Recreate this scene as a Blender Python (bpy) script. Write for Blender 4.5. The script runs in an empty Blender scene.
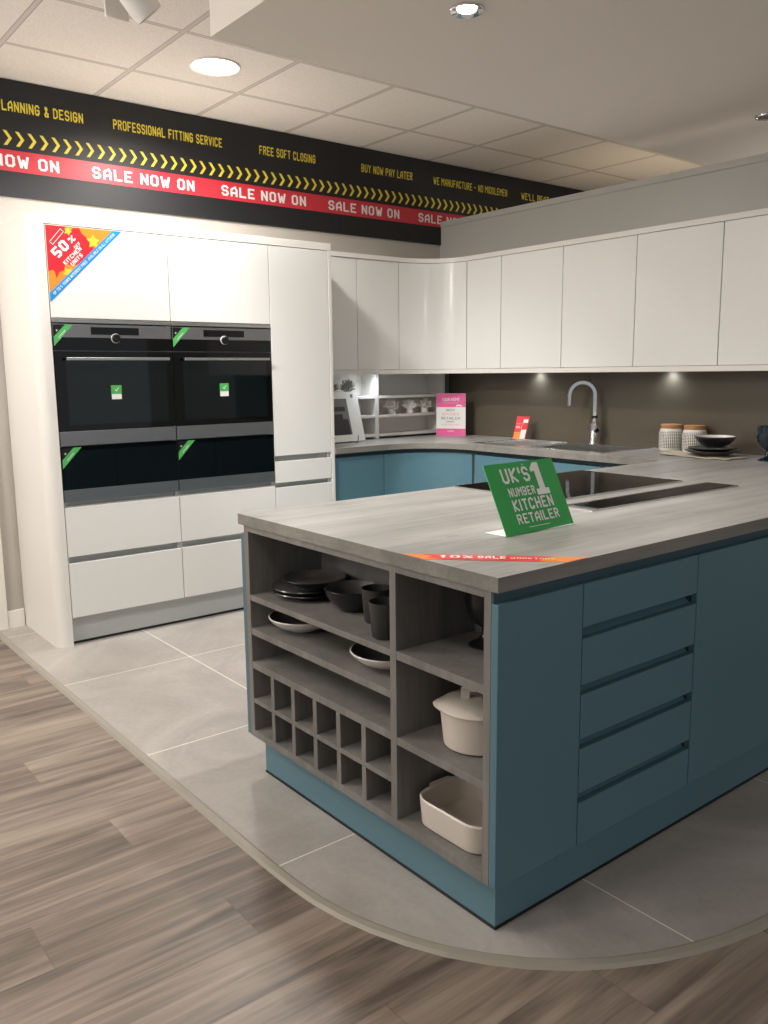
import bpy, bmesh, math, random
from mathutils import Vector, Matrix
random.seed(7)
S = bpy.context.scene
COL = S.collection
PI = math.pi

# ------------------------------------------------------------------ materials
def srgb(r, g, b):
    f = lambda c: (c/255/12.92) if c/255 <= .04045 else ((c/255+.055)/1.055)**2.4
    return (f(r), f(g), f(b), 1)
MATS = {}
def mat(name, col, rough=.5, metal=0, coat=0, spec=.5, emit=None, estr=0, noise=None, bump=None, trans=0, ior=1.5):
    m = bpy.data.materials.new(name); m.use_nodes = True
    nt = m.node_tree; N = nt.nodes; L = nt.links
    b = N['Principled BSDF']
    c = srgb(*col)
    b.inputs['Base Color'].default_value = c
    b.inputs['Roughness'].default_value = rough
    b.inputs['Metallic'].default_value = metal
    b.inputs['Coat Weight'].default_value = coat
    b.inputs['Coat Roughness'].default_value = .05
    b.inputs['Specular IOR Level'].default_value = spec
    b.inputs['IOR'].default_value = ior
    b.inputs['Transmission Weight'].default_value = trans
    if emit:
        b.inputs['Emission Color'].default_value = srgb(*emit)
        b.inputs['Emission Strength'].default_value = estr
    # every surface gets a faint procedural variation
    sc, amt = noise if noise else (35, .03)
    tc = N.new('ShaderNodeTexCoord'); nz = N.new('ShaderNodeTexNoise')
    nz.inputs['Scale'].default_value = sc; nz.inputs['Detail'].default_value = 4
    L.new(tc.outputs['Object'], nz.inputs['Vector'])
    mx = N.new('ShaderNodeMix'); mx.data_type = 'RGBA'
    mx.inputs['A'].default_value = tuple(v*(1-amt) for v in c[:3])+(1,)
    mx.inputs['B'].default_value = tuple(min(1, v*(1+amt)) for v in c[:3])+(1,)
    L.new(nz.outputs['Fac'], mx.inputs['Factor'])
    L.new(mx.outputs['Result'], b.inputs['Base Color'])
    if bump:
        bp = N.new('ShaderNodeBump'); bp.inputs['Strength'].default_value = bump[1]; bp.inputs['Distance'].default_value = .002
        n2 = N.new('ShaderNodeTexNoise'); n2.inputs['Scale'].default_value = bump[0]
        L.new(tc.outputs['Object'], n2.inputs['Vector']); L.new(n2.outputs['Fac'], bp.inputs['Height'])
        L.new(bp.outputs['Normal'], b.inputs['Normal'])
    MATS[name] = m
    return m

class NT:
    """tiny node helper"""
    def __init__(s, m): s.t = m.node_tree; s.N = s.t.nodes; s.L = s.t.links
    def inp(s, sock, v):
        if isinstance(v, (int, float)): sock.default_value = v
        elif isinstance(v, tuple): sock.default_value = v
        else: s.L.new(v, sock)
    def math(s, op, a, b=0, c=0):
        n = s.N.new('ShaderNodeMath'); n.operation = op
        s.inp(n.inputs[0], a); s.inp(n.inputs[1], b)
        if len(n.inputs) > 2: s.inp(n.inputs[2], c)
        return n.outputs[0]
    def pos(s):
        g = s.N.new('ShaderNodeNewGeometry'); x = s.N.new('ShaderNodeSeparateXYZ')
        s.L.new(g.outputs['Position'], x.inputs[0]); return x.outputs
    def comb(s, a, b, c):
        n = s.N.new('ShaderNodeCombineXYZ')
        for i, v in enumerate((a, b, c)): s.inp(n.inputs[i], v)
        return n.outputs[0]
    def noise(s, v, scale, detail=5, rough=.55, dist=0):
        n = s.N.new('ShaderNodeTexNoise'); s.L.new(v, n.inputs['Vector'])
        n.inputs['Scale'].default_value = scale; n.inputs['Detail'].default_value = detail
        n.inputs['Roughness'].default_value = rough; n.inputs['Distortion'].default_value = dist
        return n.outputs['Fac']
    def white(s, v):
        n = s.N.new('ShaderNodeTexWhiteNoise'); n.noise_dimensions = '3D'; s.L.new(v, n.inputs['Vector'])
        return n.outputs['Value']
    def ramp(s, f, stops):
        n = s.N.new('ShaderNodeValToRGB'); s.L.new(f, n.inputs[0]); e = n.color_ramp.elements
        while len(e) < len(stops): e.new(.5)
        for i, (p, c) in enumerate(stops): e[i].position = p; e[i].color = srgb(*c)
        return n.outputs[0]
    def mix(s, f, a, b):
        n = s.N.new('ShaderNodeMix'); n.data_type = 'RGBA'
        s.inp(n.inputs['Factor'], f); s.inp(n.inputs['A'], a); s.inp(n.inputs['B'], b)
        return n.outputs['Result']
    def bump(s, h, strength, dist=.002):
        n = s.N.new('ShaderNodeBump'); n.inputs['Strength'].default_value = strength; n.inputs['Distance'].default_value = dist
        s.L.new(h, n.inputs['Height']); return n.outputs[0]

def raw(name, rough):
    m = bpy.data.materials.new(name); m.use_nodes = True
    m.node_tree.nodes['Principled BSDF'].inputs['Roughness'].default_value = rough
    MATS[name] = m
    return m, NT(m), m.node_tree.nodes['Principled BSDF']

# wood planks running along y
m, n, b = raw('wood_floor', .42)
X, Y, Z = n.pos()
u = n.math('DIVIDE', n.math('SUBTRACT', X, .01), .1935)
row = n.math('FLOOR', u)
off = n.math('MULTIPLY', n.math('SUBTRACT', row, 14), .642)
v = n.math('ADD', n.math('DIVIDE', n.math('ADD', Y, 3.997), 1.22), off)
cell = n.math('FLOOR', v)
rnd = n.white(n.comb(row, cell, .5))
vec = n.comb(n.math('MULTIPLY', X, 1), n.math('MULTIPLY', Y, .07), n.math('MULTIPLY', rnd, 9))
g1 = n.noise(vec, 14, 5, .6, .6)
vec2 = n.comb(X, n.math('MULTIPLY', Y, .035), n.math('MULTIPLY', rnd, 5))
g2 = n.noise(vec2, 90, 4, .6, .2)
tone = n.math('ADD', n.math('MULTIPLY', g1, .9), n.math('ADD', n.math('MULTIPLY', g2, .25), n.math('MULTIPLY', rnd, .07)))
colr = n.ramp(tone, [(.45, (86, 76, 68)), (.56, (112, 100, 90)), (.66, (134, 120, 108)), (.80, (154, 140, 126))])
fu = n.math('FRACT', u); fv = n.math('FRACT', v)
seam = n.math('MAXIMUM', n.math('LESS_THAN', fu, .012), n.math('LESS_THAN', fv, .0022))
col2 = n.mix(n.math('MULTIPLY', seam, .45), colr, srgb(84, 68, 56))
n.L.new(col2, b.inputs['Base Color'])
n.L.new(n.bump(g2, .15), b.inputs['Normal'])

# large format tiles with pale grout
m, n, b = raw('stone_tile', .33)
X, Y, Z = n.pos()
P3 = n.comb(X, Y, Z)
tx = n.math('FRACT', n.math('DIVIDE', n.math('SUBTRACT', X, .186), .9045))
ty = n.math('FRACT', n.math('DIVIDE', n.math('SUBTRACT', Y, -2.772), .905))
gx = n.math('LESS_THAN', n.math('ABSOLUTE', n.math('SUBTRACT', tx, .5)), .4977)
gy = n.math('LESS_THAN', n.math('ABSOLUTE', n.math('SUBTRACT', ty, .5)), .4977)
far = n.math('GREATER_THAN', X, 3.6)
gx = n.math('MAXIMUM', gx, far)
grout = n.math('SUBTRACT', 1, n.math('MULTIPLY', gx, gy))
c1 = n.noise(P3, 1.6, 6, .6, 1.2); c2 = n.noise(P3, 45, 4, .6)
tone = n.math('ADD', n.math('MULTIPLY', c1, .8), n.math('MULTIPLY', c2, .2))
colr = n.ramp(tone, [(.3, (148, 141, 135)), (.5, (166, 160, 154)), (.68, (184, 178, 172))])
spk = n.math('GREATER_THAN', n.noise(P3, 160, 2, .5), .75)
colr = n.mix(n.math('MULTIPLY', spk, .35), colr, srgb(215, 208, 200))
n.L.new(n.mix(grout, colr, srgb(235, 230, 220)), b.inputs['Base Color'])
n.L.new(n.math('ADD', .3, n.math('MULTIPLY', grout, .4)), b.inputs['Roughness'])

# grey rough-sawn worktop, grain along y
def grey_wood(name, stops, ax, rough=.45, fine=70):
    m, n, b = raw(name, rough)
    X, Y, Z = n.pos()
    k = .06
    v = {'y': n.comb(X, n.math('MULTIPLY', Y, k), Z), 'z': n.comb(X, Y, n.math('MULTIPLY', Z, k)), 'x': n.comb(n.math('MULTIPLY', X, k), Y, Z)}[ax]
    a = n.noise(v, 9, 5, .6, .4); c = n.noise(v, fine, 4, .65, .2)
    w = n.noise(n.comb(X, Y, Z), 2.5, 3)
    t = n.math('ADD', n.math('MULTIPLY', a, .5), n.math('ADD', n.math('MULTIPLY', c, .25), n.math('MULTIPLY', w, .25)))
    col = n.ramp(t, stops)
    if ax == 'y':
        crack = n.math('GREATER_THAN', n.noise(n.comb(X, n.math('MULTIPLY', Y, .12), Z), 38, 2, .5), .70)
        col = n.mix(n.math('MULTIPLY', crack, .35), col, srgb(90, 86, 80))
    n.L.new(col, b.inputs['Base Color'])
    n.L.new(n.bump(c, .12), b.inputs['Normal'])
grey_wood('worktop', [(.36, (132, 130, 126)), (.5, (160, 158, 154)), (.64, (184, 182, 178))], 'y', .38)
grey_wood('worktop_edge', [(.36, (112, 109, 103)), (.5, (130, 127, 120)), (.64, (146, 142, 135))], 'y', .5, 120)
grey_wood('shelf_wood', [(.36, (104, 102, 99)), (.5, (122, 119, 115)), (.64, (138, 134, 129))], 'z', .5)

# suspended ceiling: fissured tiles with a pale grid
m, n, b = raw('ceiling_tile', .9)
X, Y, Z = n.pos()
tx = n.math('FRACT', n.math('DIVIDE', n.math('SUBTRACT', X, .5), .603))
ty = n.math('FRACT', n.math('DIVIDE', n.math('SUBTRACT', Y, -2.055), .603))
ax_ = n.math('ABSOLUTE', n.math('SUBTRACT', tx, .5)); ay_ = n.math('ABSOLUTE', n.math('SUBTRACT', ty, .5))
mxx = n.math('MAXIMUM', ax_, ay_)
grid = n.math('GREATER_THAN', mxx, .482)
edge = n.math('MULTIPLY', n.math('GREATER_THAN', mxx, .476), n.math('LESS_THAN', mxx, .484))
sp = n.noise(n.comb(X, Y, Z), 130, 3, .6)
colr = n.ramp(sp, [(.3, (220, 213, 203)), (.5, (232, 226, 217)), (.7, (238, 232, 224))])
colr = n.mix(grid, colr, srgb(204, 197, 189)); colr = n.mix(n.math('MULTIPLY', edge, .6), colr, srgb(120, 112, 104))
n.L.new(colr, b.inputs['Base Color'])

mat('white_gloss', (228, 227, 223), .26, coat=.2, noise=(6, .01))
mat('white_side', (226, 222, 216), .4, noise=(6, .01))
mat('white_carcass', (205, 205, 202), .5)
mat('plinth_white', (196, 198, 198), .4)
mat('teal', (86, 122, 135), .38, noise=(60, .02))
mat('teal_edge', (84, 112, 124), .4)
mat('teal_shaded', (52, 80, 92), .5)  # teal darkened to stand for shade in recesses and behind fronts
mat('plaster_wall', (180, 174, 165), .85, noise=(3, .03), bump=(180, .1))
mat('partition_paint', (178, 178, 172), .35, noise=(2.5, .03))
mat('soffit_paint', (226, 219, 210), .8, noise=(1.5, .025))
mat('skirting', (232, 228, 220), .4)
mat('tile_trim', (150, 144, 132), .4)
mat('splash', (92, 84, 72), .28, noise=(1.4, .05))
mat('steel', (214, 213, 210), .26, metal=1, noise=(90, .06))
mat('steel_dark', (150, 150, 152), .34, metal=.9, noise=(120, .05))
mat('trim_white', (225, 222, 216), .4)
mat('chrome', (225, 225, 228), .06, metal=1)
mat('black_glass', (4, 5, 6), .04, coat=0)
mat('oven_window', (8, 16, 18), .03, coat=.3)
mat('black_plastic', (14, 14, 15), .35)
mat('black_panel', (20, 20, 24), .5, noise=(2, .1))
mat('banner_red', (196, 48, 60), .4)
mat('banner_white', (232, 226, 224), .5)
mat('banner_yellow', (226, 206, 66), .5)
mat('sign_green', (60, 168, 88), .3)
mat('sign_white', (240, 240, 235), .4)
mat('sign_pink', (236, 100, 160), .4)
mat('sign_pale_pink', (244, 178, 200), .4)
mat('ink_grey', (120, 110, 110), .6)
mat('ink_pink', (240, 170, 180), .6)
mat('sale_red', (236, 40, 52), .3)
mat('sale_orange', (250, 140, 50), .3)
mat('sale_yellow', (250, 196, 60), .3)
mat('sale_blue', (20, 140, 210), .3)
mat('label_green', (80, 170, 90), .3)
mat('crockery_black', (24, 24, 26), .28, coat=.3)
mat('crockery_grey', (92, 90, 88), .35)
mat('cup_grey', (52, 50, 48), .5)
mat('crockery_white', (226, 222, 214), .25)
mat('stoneware', (214, 204, 192), .38, noise=(14, .02))
mat('coral', (242, 238, 232), .7)
mat('coral_grey', (172, 168, 162), .7)
mat('cork', (176, 128, 84), .7, noise=(120, .15))
mat('navy_glass', (14, 34, 46), .12, coat=.5)
mat('linen', (196, 184, 164), .9, noise=(80, .08))
mat('photo_grey', (112, 110, 112), .4, noise=(9, .25))
mat('photo_dark', (38, 36, 40), .4, noise=(20, .3))
mat('lamp_glow', (255, 246, 232), .4, emit=(255, 240, 220), estr=14)
mat('led_glow', (240, 250, 255), .4, emit=(225, 240, 255), estr=22)
mat('perspex', (215, 222, 220), .08, trans=.6)
# jars: white glaze with a black lattice
m, n, b = raw('patterned_glaze', .3)
tc = n.N.new('ShaderNodeTexCoord'); sx = n.N.new('ShaderNodeSeparateXYZ'); n.L.new(tc.outputs['Object'], sx.inputs[0])
ang = n.math('MULTIPLY', n.math('ARCTAN2', sx.outputs[1], sx.outputs[0]), 20/(2*PI))
h = n.math('MULTIPLY', sx.outputs[2], 60)
d1 = n.math('PINGPONG', ang, .5); d2 = n.math('PINGPONG', h, .5)
dots = n.math('LESS_THAN', n.math('ADD', n.math('ABSOLUTE', n.math('SUBTRACT', d1, .25)), n.math('ABSOLUTE', n.math('SUBTRACT', d2, .25))), .22)
band = n.math('MULTIPLY', n.math('GREATER_THAN', sx.outputs[2], .018), n.math('LESS_THAN', sx.outputs[2], .112))
n.L.new(n.mix(n.math('MULTIPLY', dots, band), srgb(226, 222, 212), srgb(34, 34, 36)), b.inputs['Base Color'])

# ------------------------------------------------------------------ builders
def tag(o, label=None, cat=None, group=None, kind=None):
    if label: o['label'] = label
    if cat: o['category'] = cat
    if group: o['group'] = group
    if kind: o['kind'] = kind
    return o
def thing(name, label, cat, loc=(0, 0, 0), rz=0, group=None):
    o = bpy.data.objects.new(name, None); COL.objects.link(o)
    o.location = loc; o.rotation_euler = (0, 0, rz); o.empty_display_size = .05
    return tag(o, label, cat, group)
def world_loc(p):
    v = Vector((0, 0, 0))
    while p is not None: v = v + p.location; p = p.parent
    return v
def obj(name, bm, m, parent=None, world=True, smooth=False, origin=None):
    """link bm as one mesh object; world=True: bm is in world coordinates and is moved into the parent's frame"""
    if parent is not None and world: bmesh.ops.translate(bm, verts=bm.verts, vec=-world_loc(parent))
    if parent is None and origin is not None: bmesh.ops.translate(bm, verts=bm.verts, vec=-Vector(origin))
    me = bpy.data.meshes.new(name); bm.to_mesh(me); bm.free()
    mm = m if isinstance(m, (list, tuple)) else [m]
    for k in mm: me.materials.append(MATS[k])
    if smooth:
        for p in me.polygons: p.use_smooth = True
        try: me.set_sharp_from_angle(angle=math.radians(38))
        except Exception: pass
    o = bpy.data.objects.new(name, me); COL.objects.link(o)
    o.parent = parent
    if parent is None and origin is not None: o.location = origin
    return o
def struct(name, bm, m, **k):
    o = obj(name, bm, m, **k); o['kind'] = 'structure'; return o
def add_box(bm, x0, x1, y0, y1, z0, z1, bev=0, mi=0):
    vs = [bm.verts.new((x, y, z)) for x in (x0, x1) for y in (y0, y1) for z in (z0, z1)]
    F = [(0, 1, 3, 2), (4, 6, 7, 5), (0, 4, 5, 1), (2, 3, 7, 6), (0, 2, 6, 4), (1, 5, 7, 3)]
    fs = [bm.faces.new([vs[i] for i in f]) for f in F]
    for f in fs: f.material_index = mi
    if bev:
        es = list({e for f in fs for e in f.edges})
        bmesh.ops.bevel(bm, geom=es, offset=bev, segments=2, affect='EDGES', profile=.6)
    return bm
def box(*a, **k): return add_box(bmesh.new(), *a, **k)
def add_prism(bm, pts, z0, z1, mi=0):
    a = [bm.verts.new((x, y, z0)) for x, y in pts]; c = [bm.verts.new((x, y, z1)) for x, y in pts]
    n = len(pts); fs = [bm.faces.new(list(reversed(a))), bm.faces.new(c)]
    for i in range(n): fs.append(bm.faces.new((a[i], a[(i+1) % n], c[(i+1) % n], c[i])))
    for f in fs: f.material_index = mi
    bmesh.ops.recalc_face_normals(bm, faces=fs)
    return bm
def prism(*a, **k): return add_prism(bmesh.new(), *a, **k)
def add_lathe(bm, prof, seg=40, c=(0, 0, 0), mi=0):
    """profile [(r,z)...] from bottom to top outside, then inside; r=0 closes"""
    rings = []
    for r, z in prof:
        if r < 1e-6: rings.append([bm.verts.new((c[0], c[1], c[2]+z))])
        else: rings.append([bm.verts.new((c[0]+r*math.cos(2*PI*i/seg), c[1]+r*math.sin(2*PI*i/seg), c[2]+z)) for i in range(seg)])
    fs = []
    for a, d in zip(rings, rings[1:]):
        for i in range(seg):
            j = (i+1) % seg
            if len(a) == 1 and len(d) == 1: continue
            if len(a) == 1: fs.append(bm.faces.new((a[0], d[j], d[i])))
            elif len(d) == 1: fs.append(bm.faces.new((a[i], a[j], d[0])))
            else: fs.append(bm.faces.new((a[i], a[j], d[j], d[i])))
    for f in fs: f.material_index = mi
    bmesh.ops.recalc_face_normals(bm, faces=fs)
    return bm
def lathe(*a, **k): return add_lathe(bmesh.new(), *a, **k)
def add_tube(bm, pts, r, seg=10, cap=True, r2=None, sq=None):
    """sweep a circle (or a w x h rectangle when sq) along pts"""
    pts = [Vector(p) for p in pts]; rings = []; up = None
    for i, p in enumerate(pts):
        t = (pts[min(i+1, len(pts)-1)] - pts[max(i-1, 0)]).normalized()
        if up is None:
            up = Vector((0, 0, 1)) if abs(t.z) < .9 else Vector((1, 0, 0))
            if sq and len(sq) > 2: up = Vector(sq[2])
        a = t.cross(up).normalized(); up = a.cross(t).normalized()
        rr = r if r2 is None else r + (r2-r)*i/(len(pts)-1)
        if sq: ring = [bm.verts.new(p + a*sx*sq[0]/2 + up*sy*sq[1]/2) for sx, sy in ((1, 1), (-1, 1), (-1, -1), (1, -1))]
        else: ring = [bm.verts.new(p + a*rr*math.cos(2*PI*k/seg) + up*rr*math.sin(2*PI*k/seg)) for k in range(seg)]
        rings.append(ring)
    s = len(rings[0]); fs = []
    for a, b2 in zip(rings, rings[1:]):
        for k in range(s): fs.append(bm.faces.new((a[k], a[(k+1) % s], b2[(k+1) % s], b2[k])))
    if cap: fs += [bm.faces.new(list(reversed(rings[0]))), bm.faces.new(rings[-1])]
    bmesh.ops.recalc_face_normals(bm, faces=fs)
    return bm
def tube(*a, **k): return add_tube(bmesh.new(), *a, **k)
def frame(o, r, u):
    r = Vector(r).normalized(); u = Vector(u).normalized(); nrm = r.cross(u)
    return Matrix(((r.x, u.x, nrm.x, o[0]), (r.y, u.y, nrm.y, o[1]), (r.z, u.z, nrm.z, o[2]), (0, 0, 0, 1)))
# block capitals drawn as strokes on a 4 x 6 grid: points are column+row digits, strokes separated by spaces
GLYPH = {
 'A': '0004153644 4440 0242', 'B': '0006364543333 033342 ', 'C': '453616050110303141', 'D': '00062645412000', 'E': '46060040 0333', 'F': '460600 0333',
 'G': '453616050110303141434323', 'H': '0006 4046 0343', 'I': '1016', 'J': '46413010 1001', 'K': '0006 4603 0340', 'L': '060040', 'M': '0006234640', 'N': '00064046',
 'O': '051636454130100105', 'P': '0006364544330 3', 'Q': '051636454130100105 2240', 'R': '00063645443303 2340', 'S': '453616050413334241301001', 'T': '0646 2620', 'U': '060110304146', 'V': '062046',
 'W': '0610234050'[:0] or '0610243046', 'X': '0640 0046', 'Y': '062346 2320', 'Z': '06460040', '0': '051636454130100105', '1': '052620', '2': '05163645440040', '3': '06463343413010', '4': '40460242'[:0] or '30360242',
 '5': '46060434433241301001'[:0] or '4606033342413010', '6': '36160501103041423303', '7': '064620', '8': '051636453313050 ', '9': '10304145361605041343',
 '&': '401415263513011030 42', '-': '0333', "'": '1614', '%': '0046 0616151505 3041'}
GLYPH['B'] = '00063645443303 33424130 3000'; GLYPH['P'] = '00063645443303'; GLYPH['8'] = '051636454433130405 334241301001021 3'.replace('1 3', '13')
GLYPH['S'] = '4536160504133342413010 01'.replace(' ', ''); GLYPH['&'] = '4015162635120110304 2'.replace(' ', ''); GLYPH['%'] = '0046 05061615 05 15 3031414030'.replace('06161505 15', '')
GLYPH['%'] = '0046 0506161505 3031414030'; GLYPH['M'] = '00062346 4640'; GLYPH['3'] = '061636454433 13334241301001'.replace('061', '051'); GLYPH['I'] = '0006'; GLYPH["'"] = '0604'
NARROW = {'I': .35, "'": .35, ' ': 1.6, '1': 2.6, '-': 3}
def text_bm(body, w, h, bold=.02, slant=0, align='L'):
    """raised block lettering in the xy plane, fitted to w x h"""
    th = .75 + bold*9; words = [0]          # stroke width in grid units
    gap = 1.15 + th; x = 0; quads = []
    for ch in body.upper():
        wd = NARROW.get(ch, 4)
        if ch == ' ': x += 1.6 + gap*.6; words.append(len(quads)); continue
        cw = 0 if ch in "I'" else (2.2 if ch == '1' else 3.2 if ch != 'W' and ch != 'M' else 4.2)
        for stroke in GLYPH[ch].split():
            P_ = [(int(stroke[i])/4*cw + x, float(stroke[i+1])) for i in range(0, len(stroke)-1, 2)]
            for p, q in zip(P_, P_[1:]):
                d = Vector((q[0]-p[0], q[1]-p[1]));
                if d.length < 1e-6: continue
                d.normalize(); e = d*th*.42; nn_ = Vector((-d.y, d.x))*th/2; p_ = Vector(p)-e; q_ = Vector(q)+e
                quads.append([p_-nn_, q_-nn_, q_+nn_, p_+nn_])
        x += cw + gap
    xs = [v.x for q in quads for v in q]; ys = [v.y for q in quads for v in q]
    x0, x1, y0, y1 = min(xs), max(xs), min(ys), max(ys); out = []
    for a, c in zip(words, words[1:]+[len(quads)]):
        bm = bmesh.new()
        for k, q in enumerate(quads[a:c]):
            bm.faces.new([bm.verts.new(((v.x-x0)/(x1-x0)*w, (v.y-y0)/(y1-y0)*h, .0006+(k % 9)*.00006)) for v in q])
        out.append(bm)
    return out
def lettering(body, m, parent, M, x, y, w, h, name='lettering', bold=.02, lift=.0012, slant=0, world=True):
    for bm in text_bm(body, w, h, bold, slant):      # one part per word
        bmesh.ops.translate(bm, verts=bm.verts, vec=(x, y, lift))
        bmesh.ops.transform(bm, matrix=M, verts=bm.verts)
        obj(name, bm, m, parent, world=world)
def plate_bm(M, pts, t0, t1):
    bm = prism(pts, t0, t1); bmesh.ops.transform(bm, matrix=M, verts=bm.verts); return bm
def rect(x0, x1, y0, y1): return [(x0, y0), (x1, y0), (x1, y1), (x0, y1)]
def arc(cx, cy, r, a0, a1, n=16, ry=None):
    ry = r if ry is None else ry
    return [(cx+r*math.cos(math.radians(a0+(a1-a0)*i/n)), cy+ry*math.sin(math.radians(a0+(a1-a0)*i/n))) for i in range(n+1)]

# ------------------------------------------------------------------ key sizes
YB = -.132           # face of the sink wall
XT = .565            # front of the tall units
ZC, ZS = 2.859, 2.60 # tiled ceiling, plasterboard soffit
ZW = .91; ZU = .8745 # worktop top and underside
X0, X1, YF = 2.331, 3.515, -3.154   # peninsula worktop
YE = -3.149; XE = 3.512             # peninsula faces

# ------------------------------------------------------------------ the room
edge = [(-.4, -3.378), (2.75, -3.378), (2.9, -3.377), (3.0, -3.373), (3.09, -3.365), (3.18, -3.348), (3.27, -3.321), (3.36, -3.285), (3.45, -3.238),
        (3.53, -3.180), (3.60, -3.118), (3.665, -3.045), (3.72, -2.965), (3.767, -2.88), (3.805, -2.79), (3.835, -2.70),
        (3.858, -2.6), (3.872, -2.5), (3.878, -2.38), (3.88, -2.2), (3.88, .4)]
struct('floor', box(-.6, 9, -9, 3.2, -.08, -.004), 'wood_floor')
struct('floor', prism([(-.4, .4)] + edge, -.003, .004), 'stone_tile')
bm = bmesh.new(); st = []
for i, p in enumerate(edge):
    a = Vector(edge[max(i-1, 0)]); c = Vector(edge[min(i+1, len(edge)-1)]); t = (c-a).normalized(); nn = Vector((t.y, -t.x)); st.append((Vector(p), nn))
rings = []
for p, nn in st:
    rings.append([bm.verts.new((p.x+nn.x*d, p.y+nn.y*d, z)) for d, z in ((0, -.0039), (0, .0055), (.006, .0065), (.022, .0045), (.030, -.0039))])
for a, c in zip(rings, rings[1:]):
    for k in range(4): bm.faces.new((a[k], a[k+1], c[k+1], c[k]))
bmesh.ops.recalc_face_normals(bm, faces=bm.faces)
struct('trim_1', bm, 'tile_trim')
struct('wall_left', box(-.15, 0, -9, 3.2, -.004, ZC+.05), 'plaster_wall')
struct('wall_back', box(0.001, 6.5, YB, YB+.11, .004, 2.408), 'partition_paint')
struct('trim_2', box(0.001, 6.5, YB-.006, YB+.116, 2.4085, 2.445), 'partition_paint')
struct('wall_far', box(-.15, 9, 3.2, 3.3, -.004, ZC+.05), 'plaster_wall')
bm = bmesh.new()
add_box(bm, .0, 1.754, -9, 3.2, ZC, ZC+.05); add_box(bm, 1.754, 9, -9, -2.875, ZC, ZC+.05)
struct('ceiling', bm, 'ceiling_tile')
struct('ceiling', box(1.754, 9, -2.875, 3.2, ZS, ZC+.05), 'soffit_paint')
struct('baseboard_left', box(.001, .016, -3.3235, -3.236, .0, .10, bev=.003), 'skirting')
bm = bmesh.new(); add_box(bm, .001, .022, -3.415, -3.325, -.003, 2.1, bev=.004); add_box(bm, .001, .022, -4.35, -4.27, -.003, 2.1, bev=.004); add_box(bm, .001, .022, -4.35, -3.325, 2.101, 2.18, bev=.004)
struct('trim_3', bm, 'skirting')
bm = box(.002, .03, -4.268, -3.417, .0, 2.099, bev=.002)
dr = struct('door_1', bm, 'white_side')
obj('door_handle', tube([(.03, -3.5, 1.0), (.07, -3.5, 1.0), (.07, -3.6, 1.0)], .009, 10), 'steel', dr, smooth=True)
struct('baseboard_left', box(.001, .016, -9, -4.352, .0, .10, bev=.003), 'skirting')

# ------------------------------------------------------------------ banner
BX = .014
bn = thing('sale_banner', 'long black wall banner with yellow slogans, chevrons and a red SALE NOW ON band', 'banner', (0.0, -1.4, 2.283))
for y0, y1 in ((-4.6, -3.25), (-3.249, -1.056), (-1.055, .95), (.951, 2.4)):
    obj('panel', box(.001, BX, y0, y1, 2.283, 2.855), 'black_panel', bn)
obj('sale_band', box(BX, BX+.0012, -4.6, 2.4, 2.408, 2.512), 'banner_red', bn)
MB = frame((BX, 0, 0), (0, 1, 0), (0, 0, 1))
for i in range(10):
    y = -4.27 + i*.783
    if y > 1.7: break
    lettering('SALE NOW ON', 'banner_white', bn, MB, y, 2.427, .61, .063, bold=.055, lift=.0018)
for t, a, c in (('PLANNING & DESIGN', -3.178, -2.733), ('PROFESSIONAL FITTING SERVICE', -2.568, -1.904), ('FREE SOFT CLOSING', -1.647, -1.231),
                ('BUY NOW PAY LATER', -.859, -.407), ('WE MANUFACTURE - NO MIDDLEMEN', -.208, .56), ("WE'LL BEAT ANY QUOTE", .72, 1.38)):
    lettering(t, 'banner_yellow', bn, MB, a, 2.700, c-a, .054, bold=.035)
bm = bmesh.new()
y = -4.55
while y < 2.35:
    zc, hh, s, w = 2.570, .036, .026, .017
    add_prism(bm, [(y-.0, zc+hh), (y+w, zc+hh), (y+w+s, zc), (y+w, zc-hh), (y, zc-hh), (y+s, zc)], 0.0002, .0012)
    y += .0608
bmesh.ops.transform(bm, matrix=MB, verts=bm.verts)
obj('chevron_row', bm, 'banner_yellow', bn)

# ------------------------------------------------------------------ tall bank
YT0, YA1, YA2, YT1 = -3.154, -2.541, -1.9385, -1.512
XC = XT-.022
rp = [(0.003, -3.232)] + arc(XT-.055, -3.232+.055, .055, -90, 0, 10) + [(XT, YT0-.002), (0.003, YT0-.002)]
tp = thing('tall_end_panel', 'white curved end panel closing the oven tower beside the door', 'end panel', (.3, -3.19, 0))
obj('post', prism(rp, .004, 2.115), 'white_side', tp, smooth=True)
cn = thing('tall_cornice', 'white flat cornice strip along the top of the tall oven bank', 'cornice', (.3, -2.3, 2.07))
obj('rail', box(.003, XT+.001, YT0-.001, YT1, 2.0735, 2.115, bev=.002), 'white_side', cn)
pl = thing('tall_plinth', 'pale grey plinth under the tall oven bank', 'plinth', (.5, -2.3, 0))
obj('board', box(.500, .516, YT0, YT1, .006, .146), 'plinth_white', pl)
obj('seal', box(.5165, .520, YT0, YT1, .0045, .016), 'black_plastic', pl)
def front(y0, y1, z0, z1, parent, x=XT, name='drawer', m='white_gloss', bev=.0022, th=.019):
    return obj(name, box(x-th, x, y0+.002, y1-.002, z0, z1, bev=bev), m, parent)
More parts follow.
